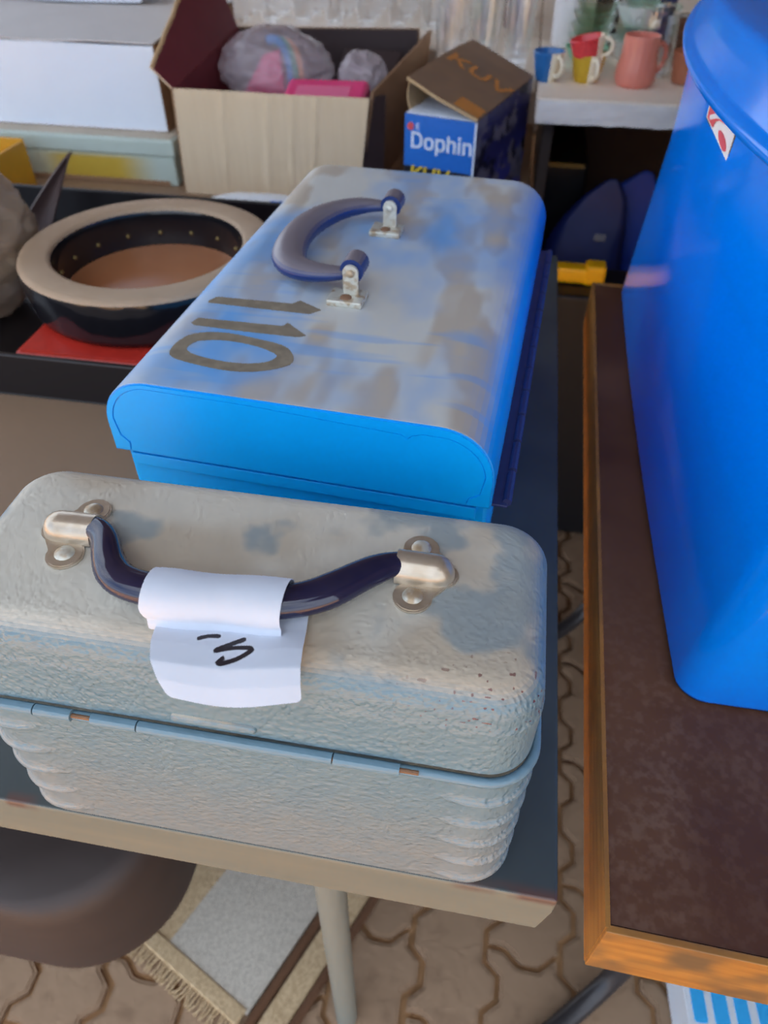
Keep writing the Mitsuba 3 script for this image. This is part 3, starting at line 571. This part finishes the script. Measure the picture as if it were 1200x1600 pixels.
# open corrugated carton with pink packets in plastic
t = thing('carton', 'open brown corrugated carton holding plastic bags with pink items', 'box')
def frontp(u, v):
    x = -.782 + .374 * u + (.026 * u - .0) * v * .5 + .012 * v; cr = sum(.0022 * np.exp(-((u - c) / .012) ** 2) for c in (.25, .49, .62, .74))
    return x, 1.288 - .004 * v - cr + .002 * np.sin(8 * u) * v, .001 + .199 * v
part(t, 'front_panel', grid(frontp, 90, 12, .004), 'cardboard', label='tan corrugated front panel')
side = lambda x0, y0, x1, y1, h0, h1, lean, th=.004: grid(lambda u, v: (x0 + (x1 - x0) * u + lean * v, y0 + (y1 - y0) * u, .001 + v * (h0 + (h1 - h0) * u)), 16, 8, th)
part(t, 'side_panel', side(-.408, 1.30, -.352, 1.74, .206, .232, .028), 'card_brown', smooth=False)
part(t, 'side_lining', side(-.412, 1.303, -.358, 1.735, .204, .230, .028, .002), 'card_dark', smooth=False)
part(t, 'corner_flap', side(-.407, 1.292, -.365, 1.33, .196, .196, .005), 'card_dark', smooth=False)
part(t, 'side_panel', side(-.785, 1.292, -.80, 1.75, .198, .22, .008), 'card_brown', smooth=False)
part(t, 'side_lining', side(-.781, 1.294, -.796, 1.748, .197, .219, .009, .002), 'card_maroon', smooth=False)
part(t, 'back_panel', side(-.80, 1.752, -.352, 1.752, .22, .232, .0), 'card_brown', smooth=False)
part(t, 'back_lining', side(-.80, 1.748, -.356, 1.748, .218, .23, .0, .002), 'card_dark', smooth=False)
part(t, 'bottom', hbox(-.79, -.36, 1.292, 1.748, .0005, .005, .001), 'card_brown')
fl = lambda o, th: grid(lambda u, v: (-.777 - .016 * u - (.03 + .03 * u) * v + o, 1.292 + .458 * u - .01 * v, .198 + .022 * u + (.035 + .12 * u) * v), 24, 10, th)
part(t, 'top_flap', fl(0, .004), 'cardboard', smooth=False, label='raised flap with ragged tan edge')
part(t, 'flap_lining', fl(.0035, .002), 'card_maroon', smooth=False, label='maroon inner face of the flap')
part(t, 'torn_edge', tube(np.stack([np.linspace(-.806, -.852, 14), np.linspace(1.284, 1.742, 14), np.linspace(.2335, .375, 14) + .002 * np.sin(np.arange(14) * 2.3)], 1), .0045, 8), 'card_edge')
t = thing('plastic_bag', 'clear crumpled bag with pink wedge and blue strips inside the open carton', 'bag')
part(t, 'film', crumple(V(-.645, 1.565, .178), V(.112, .11, .075), 9, amp=.16, zmin=.1265), 'bag_film', smooth=True)
part(t, 'pink_wedge', loft([V((-.715, 1.50, .128), (-.61, 1.50, .128), (-.61, 1.52, .128), (-.715, 1.52, .128)), V((-.655, 1.51, .215), (-.62, 1.51, .225), (-.62, 1.525, .225), (-.655, 1.525, .215))]), 'pink_pack', smooth=False)
for k, (mt, dx) in enumerate((('strip_blue', 0), ('strip_green', .012), ('strip_orange', .024))):
    part(t, 'strip', tube(spline([(-.650 + dx, 1.535, .238 - .2 * dx), (-.620 + dx, 1.525, .236 - .2 * dx), (-.602 + dx, 1.515, .20), (-.60 + dx, 1.512, .135)], 20), .0058, 8, flat=(1, 1.6)), mt)
t = thing('pink_packet', 'flat pink packet with white label lying at the front right in the open carton', 'packet')
part(t, 'pack', move(hbox(-.085, .085, -.07, .07, -.02, .02, .012, 2), -.495, 1.395, .160, rz=.08, rx=.15), 'pink_pack', smooth=True)
part(t, 'label_patch', move(hbox(-.06, .05, -.03, .03, .0196, .0212, .0007), -.495, 1.395, .160, rz=.08, rx=.15), 'pink_pale')
single('plastic_wrap', crumple(V(-.445, 1.535, .175), V(.045, .055, .045), 14, amp=.22), 'bag_film', 'loose clear plastic wrap at the right inside the open carton', 'bag', smooth=True)
single('grey_packet', move(hbox(-.07, .07, -.05, .05, -.012, .012, .008, 2), -.455, 1.665, .165, rx=.5, rz=-.1), 'card_dark', 'dark flat packet leaning at the back of the open carton', 'packet', smooth=True)
single('fill_packet', hbox(-.775, -.405, 1.31, 1.73, .006, .125, .02, 2), 'card_dark', 'dark stack of folded goods filling the bottom of the open carton', 'packet', smooth=True)
# battery carton with lettering
DX = XF(-.300, 1.185, 0, -.26)
t = thing('carton', 'small blue and black printed carton with raised dusty flap, beside the open carton', 'box')
part(t, 'body', loft([rrect(0, .135, 0, .335, .003, z) for z in (0.0005, .206)]), 'dop_navy', smooth=30, xf=DX)
part(t, 'front_panel', hbox(.0005, .1315, -.0012, .001, .120, .2055, .0006), 'dop_blue', xf=DX, label='blue front with white lettering')
part(t, 'front_panel', hbox(.0005, .1315, -.0012, .001, .001, .1198, .0006), 'dop_black', xf=DX, label='black lower front')
part(t, 'front_edge', hbox(.1315, .1352, -.0014, .001, .001, .205, .0006), 'pack_white', xf=DX)
part(t, 'inner_top', hbox(.002, .133, .002, .333, .2055, .2075, .0008), 'white_card', xf=DX)
hinge = lambda u, v, d: (.135 - .135 * v * .985, .0 + .335 * u, .208 + .052 * v + .004 * np.sin(np.pi * u) * v + d)
part(t, 'top_flap', grid(lambda u, v: hinge(u, v, 0), 16, 10, .003), 'dop_flap', xf=DX, label='raised dusty brown printed flap')
part(t, 'flap_edge', tube([(.1345, -.001, .209), (.06, -.001, .235), (.003, -.001, .2605)], .0028, 8), 'card_edge', xf=DX)
part(t, 'side_flap', grid(lambda u, v: (.0015 - .006 * np.sin(np.pi * v), .02 + .28 * u, .206 + .05 * v), 8, 8, .002), 'card_edge', xf=DX)
part(t, 'flap_print', grid(lambda u, v: hinge(.02 + .13 * u, .02 + .34 * v, .0022), 6, 6, .0006), 'dop_orange', xf=DX)
def flaptext(s, h, y, x0):
    m = meshkit.text_mesh(s, h, .0006, bold=True); q = m.vertices.copy()                 # reads along the flap's depth
    uu, vv = (x0 + q[:, 1]) / .335, (y + q[:, 0]) / .135
    P = np.stack(hinge(uu, np.clip(1 - vv, -.2, 1.2), .0022 + q[:, 2]), 1); m.vertices = P; m.fix_normals(); return m
part(t, 'flap_lettering', flaptext('KUV', .045, .006, .16), 'dop_orange', smooth=False, xf=DX, label='faint orange lettering')
def fronttext(s, h, x, z, bold=True, shear=0.0):
    m = meshkit.text_mesh(s, h, .0006, bold=bold); q = m.vertices; m.vertices = np.c_[x + q[:, 0] + shear * q[:, 1], -.0012 - q[:, 2], z + q[:, 1]]; m.fix_normals(); return m
part(t, 'lettering', fronttext('Dophin', .026, .011, .152), 'pack_white', smooth=False, xf=DX, label='white word on the blue front')
part(t, 'lettering', fronttext('KUV', .027, .007, .094, shear=.25), 'yellow_print', smooth=False, xf=DX, label='yellow slanted letters')
part(t, 'lettering', fronttext('1000', .018, .073, .094, shear=.1), 'pack_white', smooth=False, xf=DX, label='white digits')
part(t, 'emblem', move(lathe([(.0001, .0006), (.0065, .0005), (.0065, 0)], 16), rx=math.pi / 2, x=.012, y=-.0012, z=.1865), 'red_gloss', xf=DX)
part(t, 'lettering', fronttext('E', .009, .022, .183), 'pack_white', smooth=False, xf=DX)
t = thing('wrapped_packet', 'blue and white plastic-wrapped packet between round basin and open carton', 'packet')
part(t, 'wrap', crumple(V(-.585, 1.20, .019), V(.11, .04, .019), 31, amp=.10, zmin=.001), 'pack_white', smooth=True)
part(t, 'band', hbox(-.56, -.485, 1.165, 1.173, .018, .042, .003), 'dop_blue')

# ------------------------------------------------------------------ cream shelf with crockery
t = thing('display_shelf', 'rough cream shelf carrying the cups and jugs, dark panels added below', 'shelf')
def shelf_face(u, v): return -.070 + 1.62 * u, 1.352 - .004 * meshkit.fbm(np.stack([u * 60, v * 4, 0 * u], -1)), .157 + .040 * v + .003 * (1 - v) * meshkit.noise(np.stack([u * 70, 0 * v, 0 * u], -1))
part(t, 'shelf_board', hbox(-.0725, 1.55, 1.352, 2.7, .160, .2, .003), 'cream_shelf')
part(t, 'front_edge', grid(shelf_face, 160, 8, .004), 'shelf_face', label='chipped white front edge')
part(t, 'back_panel', hbox(-.05, 1.55, 2.0, 2.02, -Z0 + .003, .159, .003), 'dark_wood')  # dark back and side panels added to keep the space below dark
part(t, 'side_panel', hbox(-.052, -.030, 1.40, 2.0, -Z0 + .003, .159, .003), 'dark_wood')
part(t, 'side_panel', hbox(1.52, 1.545, 1.40, 2.0, -Z0 + .003, .159, .003), 'dark_wood')
part(t, 'lower_board', hbox(-.029, 1.519, 1.42, 1.999, -.24, -.22, .003), 'dark_wood')
def cup(name, x, y, z, H, R0, R1, body, cream, label, grp=None, hx=0.0, xf=None, catg='cup', handle='cup_cream', ca=(-100, -30)):
    """tapered cup: coloured sector, cream sector with the handle"""
    key = thing(name, label, catg, grp); M = xf if xf is not None else XF(x, y, z)
    pr = [(.0005, 0), (R0 * .85, 0), (R0, .004), (R0 + (R1 - R0) * .5, H * .45), (R1, H * .97), (R1 - .001, H), (R1 - .003, H * .98), (R0 + (R1 - R0) * .5 - .004, H * .45), (R0 - .005, .008), (.0005, .007)]
    if cream:
        part(key, 'body', lathe(pr, 30, ca[1], ca[0] + 360), body, smooth=40, xf=M); part(key, 'cream_panel', lathe(pr, 10, *ca), cream, smooth=40, xf=M, label='bare cream panel')
    else: part(key, 'body', lathe(pr, 40), body, smooth=40, xf=M)
    if handle:
        a = math.radians(hx); rr = R0 + (R1 - R0) * .6
        pth = spline([(rr - .002, 0, H * .80), (rr + .011, 0, H * .84), (rr + .0175, 0, H * .58), (rr + .010, 0, H * .30), (rr - .006, 0, H * .26)], 20)
        part(key, 'handle', move(tube(pth, .0042, 8, upv=(0, 1, 0)), rz=a), handle, smooth=60, xf=M)
    return key
cup('cup', -.058, 1.485, .2, .052, .021, .031, 'cup_blue', 'cup_cream', 'blue and cream cup at the left end of the shelf row', hx=-52, ca=(-80, -5))
cup('cup', .020, 1.490, .2, .050, .024, .034, 'cup_yellow', 'cup_cream', 'mustard yellow and cream cup under the tilted red cup', hx=-68, ca=(-85, -40))
M = XF(.020, 1.485, .232) @ trimesh.transformations.rotation_matrix(-.20, [0, 1, 0])
cup('cup', 0, 0, 0, .046, .024, .034, 'cup_red', 'cup_cream', 'red and cream cup tilted on top of the yellow cup', hx=-14, xf=M, ca=(-55, 35))
# pink ribbed mug
t = thing('mug', 'tall salmon pink ribbed mug at the right of the small cups', 'mug')
rings = []
a = np.arange(96) * 2 * np.pi / 96
for z, r in ((0, .028), (.002, .033), (.011, .0385), (.028, .0385), (.055, .034), (.083, .034), (.0855, .0337), (.0855, .031), (.055, .031), (.02, .0345), (.008, .027)):
    rb = r * (1 + .012 * np.cos(20 * a) * (.02 < z < .09) * (r > .0355)); rings.append(np.c_[rb * np.cos(a), rb * np.sin(a), np.full(96, z)])
part(t, 'body', loft(rings), 'cup_pink', smooth=50, xf=XF(.113, 1.478, .2))
part(t, 'handle', tube(spline([(.142, 1.495, .266), (.163, 1.51, .262), (.167, 1.515, .240), (.143, 1.497, .220)], 20), .0045, 8), 'cup_pink', smooth=60)
def glass(name, x, y, z, H, R0, R1, mt, label, catg='glass', grp=None, n=24, base=True):
    pr = [(.0005, .002), (R0 * .9, .001), (R0, .004), (R0 + (R1 - R0) * .5, H * .5), (R1, H)] + ([(R1 - .0015, H), (R0 + (R1 - R0) * .5 - .0022, H * .5), (R0 - .003, .010), (.0005, .009)] if base else [])
    return single(name, lathe(pr, n), mt, label, catg, grp, smooth=40, xf=XF(x, y, z))
# glass jug behind the pink mug, stacked green bowls, brown bowls and pot
t = thing('glass_jug', 'clear glass jug with green rim and loop handle behind the pink mug', 'jug')
part(t, 'body', lathe([(.0005, .002), (.034, .001), (.040, .006), (.042, .05), (.036, .10), (.0365, .118), (.035, .118), (.0345, .10), (.040, .05), (.037, .010), (.0005, .008)], 36), 'clear_glass', smooth=40, xf=XF(.150, 1.565, .2))
part(t, 'rim', lathe([(.0345, .116), (.0375, .116), (.0378, .121), (.0345, .121)], 36, closed_prof=True), 'green_glass', xf=XF(.150, 1.565, .2))
part(t, 'handle', tube(spline([(.187, 1.56, .305), (.212, 1.555, .296), (.216, 1.555, .255), (.190, 1.56, .228)], 24), .005, 10), 'green_glass', smooth=60)
for k in range(5):
    glass('glass_bowl', .022 + .002 * k, 1.63, .2008 + .0205 * k, .034, .026, .046, 'green_glass' if k else 'cup_green', ('lowest', 'second', 'middle', 'fourth', 'topmost')[k] + ' green glass bowl of the stack behind the red cup', 'bowl', 'green glass bowls in the left stack')
for k in range(4):
    glass('glass_bowl', .118 + .002 * k, 1.70, .2008 + .030 * k, .040, .028, .050, 'green_glass' if k % 2 else 'cup_white', ('lowest', 'second', 'third', 'topmost')[k] + ' bowl of the stack behind the pink mug', 'bowl', 'glass bowls in the right stack')
for k in range(4):
    glass('brown_bowl', .232, 1.66, .2008 + .017 * k, .036, .024, .043, 'bowl_brown', ('lowest', 'second', 'third', 'topmost')[k] + ' brown bowl of the stack beside the blue tub', 'bowl', 'brown bowls')
glass('clay_pot', .215, 1.512, .2008, .055, .026, .034, 'pot_terra', 'terracotta pot half hidden by the blue tub', 'pot')
t = thing('price_card', 'white price card with dark handwriting at the back of the shelf by the tub', 'card')
part(t, 'card', move(hbox(-.03, .03, -.001, .001, 0, .075, .0008), .222, 1.74, .2008, rx=-.12), 'paper')
part(t, 'handwriting', cat(*[move(hbox(-.024 + .011 * k, -.018 + .011 * k, -.0016, -.0008, .010 + .004 * (k % 2), .020 + .003 * (k % 3), .0003), .222, 1.74, .2008, rx=-.12) for k in range(4)]), 'ink')
for k, (x, y, h, r, mt, lab) in enumerate(((-.02, 1.80, .11, .035, 'cup_white', 'white mug behind the green bowl stack'), (.07, 1.86, .12, .03, 'bag_black', 'black jar at the back of the shelf'), (.15, 1.88, .10, .034, 'cup_grey', 'grey mug at the back of the shelf'), (.20, 1.92, .12, .03, 'dop_navy', 'dark blue jar at the back of the shelf beside the price card'), (.30, 1.86, .11, .035, 'cup_white', 'white jar behind the price card'))):
    glass('jar', x, y, .2008, h, r * .9, r, mt, lab, 'jar')
# glassware table further back, behind the cartons
t = thing('glassware_table', 'pale wooden table at the back covered with clear glasses', 'table')
part(t, 'table_top', hbox(-2.6, -.076, 1.885, 3.2, .165, .2, .003), 'cream_shelf')
part(t, 'table_leaf', hbox(-.300, -.076, 1.53, 1.884, .165, .2, .003), 'cream_shelf')
for x, y in ((-.12, 2.0), (-2.5, 2.0), (-.12, 3.1), (-2.5, 3.1)): part(t, 'leg', hbox(x - .025, x + .025, y - .025, y + .025, -Z0 + .003, .164, .003), 'dark_wood')
for (xs, ys, where, grp) in ((np.arange(-.265, -.09, .07), np.arange(1.58, 1.90, .078), 'clear drinking glass in the crowd between open carton and cream shelf', 'clear glasses behind the printed carton'),
                             (np.arange(-.84, -.32, .082), np.arange(1.935, 2.3, .088), 'clear drinking glass in the row just behind the open carton', 'clear glasses behind the open carton')):
    for y in ys:
        for x in xs:
            h = float(RNG.uniform(.10, .15)); r = float(RNG.uniform(.027, .033))
            glass('tumbler', x + float(RNG.uniform(-.003, .003)), y + float(RNG.uniform(-.004, .004)), .2008, h, r * .8, r, 'clear_glass', where, 'glass', grp, n=20)
for x, y, h, r, mt, lab in ((-.225, 2.10, .20, .036, 'cup_green', 'pale green beaker standing behind the clear glasses'), (-.160, 1.985, .16, .011, 'cup_purple', 'thin dull purple candle right of the pale green beaker'), (-.13, 2.10, .16, .035, 'cup_grey', 'grey jar behind the clear glasses near the cream shelf'), (-1.00, 1.955, .06, .055, 'cup_white', 'white bowl behind the white carton next to the raised flap'),
                            (-1.16, 1.96, .05, .045, 'bowl_brown', 'brown bowl behind the white carton between the white bowls'), (-1.44, 1.96, .06, .05, 'cup_ochre', 'ochre bowl behind the white carton at the upper left'), (-1.30, 1.97, .06, .055, 'cup_white', 'white bowl behind the white carton beside the ochre bowl')):
    glass('vessel', x, y, .2008, h, r * .85, r, mt, lab, 'vessel')
# dark goods below the shelf
t = thing('cloth_bag', 'navy blue bag slumped on the lower board below the cream shelf', 'bag')
def bagm(sc, off):
    r_ = []
    for z, w, d, x in ((0, .085, .05, .0), (.03, .095, .056, .0), (.08, .088, .045, .0), (.14, .070, .022, .012), (.19, .045, .012, .026), (.222, .016, .006, .034), (.228, .008, .003, .036)):
        q = rrect(-w, w, -d, d, min(w, d) * .8, z, nc=8, ne=6); q[:, 0] += x; q[:, :2] *= 1 + .06 * (meshkit.noise(q * 40 + off) - .5)[:, None]; r_.append(q)
    m = loft(r_); m.apply_scale(sc); return m
part(t, 'body', bagm(1.0, 3), 'bag_navy', smooth=60, xf=XF(.085, 1.52, -.2195, -.1))
part(t, 'back_panel', move(bagm(1.0, 8), ry=.08), 'bag_bright', smooth=60, xf=XF(.150, 1.60, -.2195, -.1))
part(t, 'name_tag', hbox(.100, .125, 1.478, 1.481, -.115, -.10, .0007), 'cup_grey', label='small pale tag')
t = thing('black_case', 'black case with thin golden trim in the shade below the cream shelf', 'case')
part(t, 'body', hbox(-.025, .075, 1.66, 1.96, -.2195, -.01, .008), 'bag_black')
part(t, 'trim', hbox(-.026, .066, 1.653, 1.661, -.018, -.008, .001), 'gold_trim', label='thin golden edge')
t = thing('spirit_level', 'yellow plastic tool lying below the cream shelf beside the grey table', 'tool')
part(t, 'grip', hbox(-.03, .100, 1.24, 1.275, -.110, -.078, .006, 2), 'yellow_bar')
part(t, 'grip__end_stop', hbox(.070, .110, 1.238, 1.277, -.112, -.070, .006, 2), 'yellow_bar')
part(t, 'shaft', hbox(-.25, -.028, 1.252, 1.262, -.100, -.088, .003), 'black_metal')
single('added_black_crate', hbox(-.055, .30, 1.19, 1.335, -Z0 + .001, -.112, .008), 'bag_black', 'added black crate on the ground under the yellow tool', 'crate')  # black block added so the gap under the shelf stays dark

# ------------------------------------------------------------------ on the ground
t = thing('woven_mat', 'grey woven mat with tan bands lying on the pavers under the grey table', 'mat')
MX = XF(-.500, .062, -Z0 + .003, -.42)
part(t, 'field', hbox(-.02, .155, .03, .60, 0, .007, .002), 'rug_grey', xf=MX)
part(t, 'band', hbox(.175, .215, .015, .60, 0, .009, .003), 'rug_tan', xf=MX)
for k in range(2): part(t, 'seam', tube([(.165 + .058 * k, .018, .0065), (.165 + .058 * k, .3, .0065), (.165 + .058 * k, .60, .0065)], .007, 8), 'rug_dark', xf=MX)
part(t, 'band', hbox(-.15, .150, .010, .036, 0, .010, .003), 'rug_tan', xf=MX)
part(t, 'band', hbox(-.11, -.015, .030, .60, 0, .006, .002), 'rug_tan', xf=MX)
part(t, 'fringe', cat(*[tube([(x, .014, .004), (x + float(RNG.uniform(-.004, .004)), -.002, .004), (x + float(RNG.uniform(-.006, .006)), -.016, .002)], .0018, 5) for x in np.arange(-.148, .214, .0055)]), 'rug_tan', kind='stuff', xf=MX)
t = thing('leather_stool', 'dark brown rounded leather seat standing on the ground under the table front', 'stool')
rings = []
for z, o in ((0, -.008), (.006, 0), (.16, .004), (.19, 0), (.204, -.014), (.208, -.05)):
    rings.append(rrect(-.84 - o, -.415 + o, -.015 - o, .40 + o, .13, z, nc=14, ne=10))
part(t, 'seat', move(loft(rings), z=-Z0 + .29), 'brown_cloth', smooth=50)
for x, y in ((-.79, .06), (-.68, .06), (-.79, .34), (-.68, .34)): part(t, 'leg', tube([(x, y, -Z0 + .004), (x, y, -Z0 + .15), (x, y, -Z0 + .30)], .014, 10), 'dark_wood')
t = thing('printed_carton', 'white carton printed with light blue panes on the ground below the wooden table', 'box')
KX = XF(.308, .045, -Z0 + .001, .06)
part(t, 'body', hbox(0, .42, 0, .155, 0, .08, .002), 'pack_white', xf=KX)
def pane(x0, x1, y0, y1): return extr(sbox(x0, y0, x1, y1).buffer(-.006).buffer(.005), .0008, .0798)
for x0, x1 in ((.008, .030), (.038, .062), (.070, .092), (.102, .142), (.160, .218), (.235, .30)):
    part(t, 'printed_pane', pane(x0, x1, .072, .128), 'pack_blue', smooth=False, xf=KX)
part(t, 'printed_pane', extr(Polygon([(.16 + .035 * math.cos(q), .03 + .03 * math.sin(q)) for q in np.linspace(0, 2 * np.pi, 20)]), .0008, .0798), 'pack_blue', smooth=False, xf=KX)
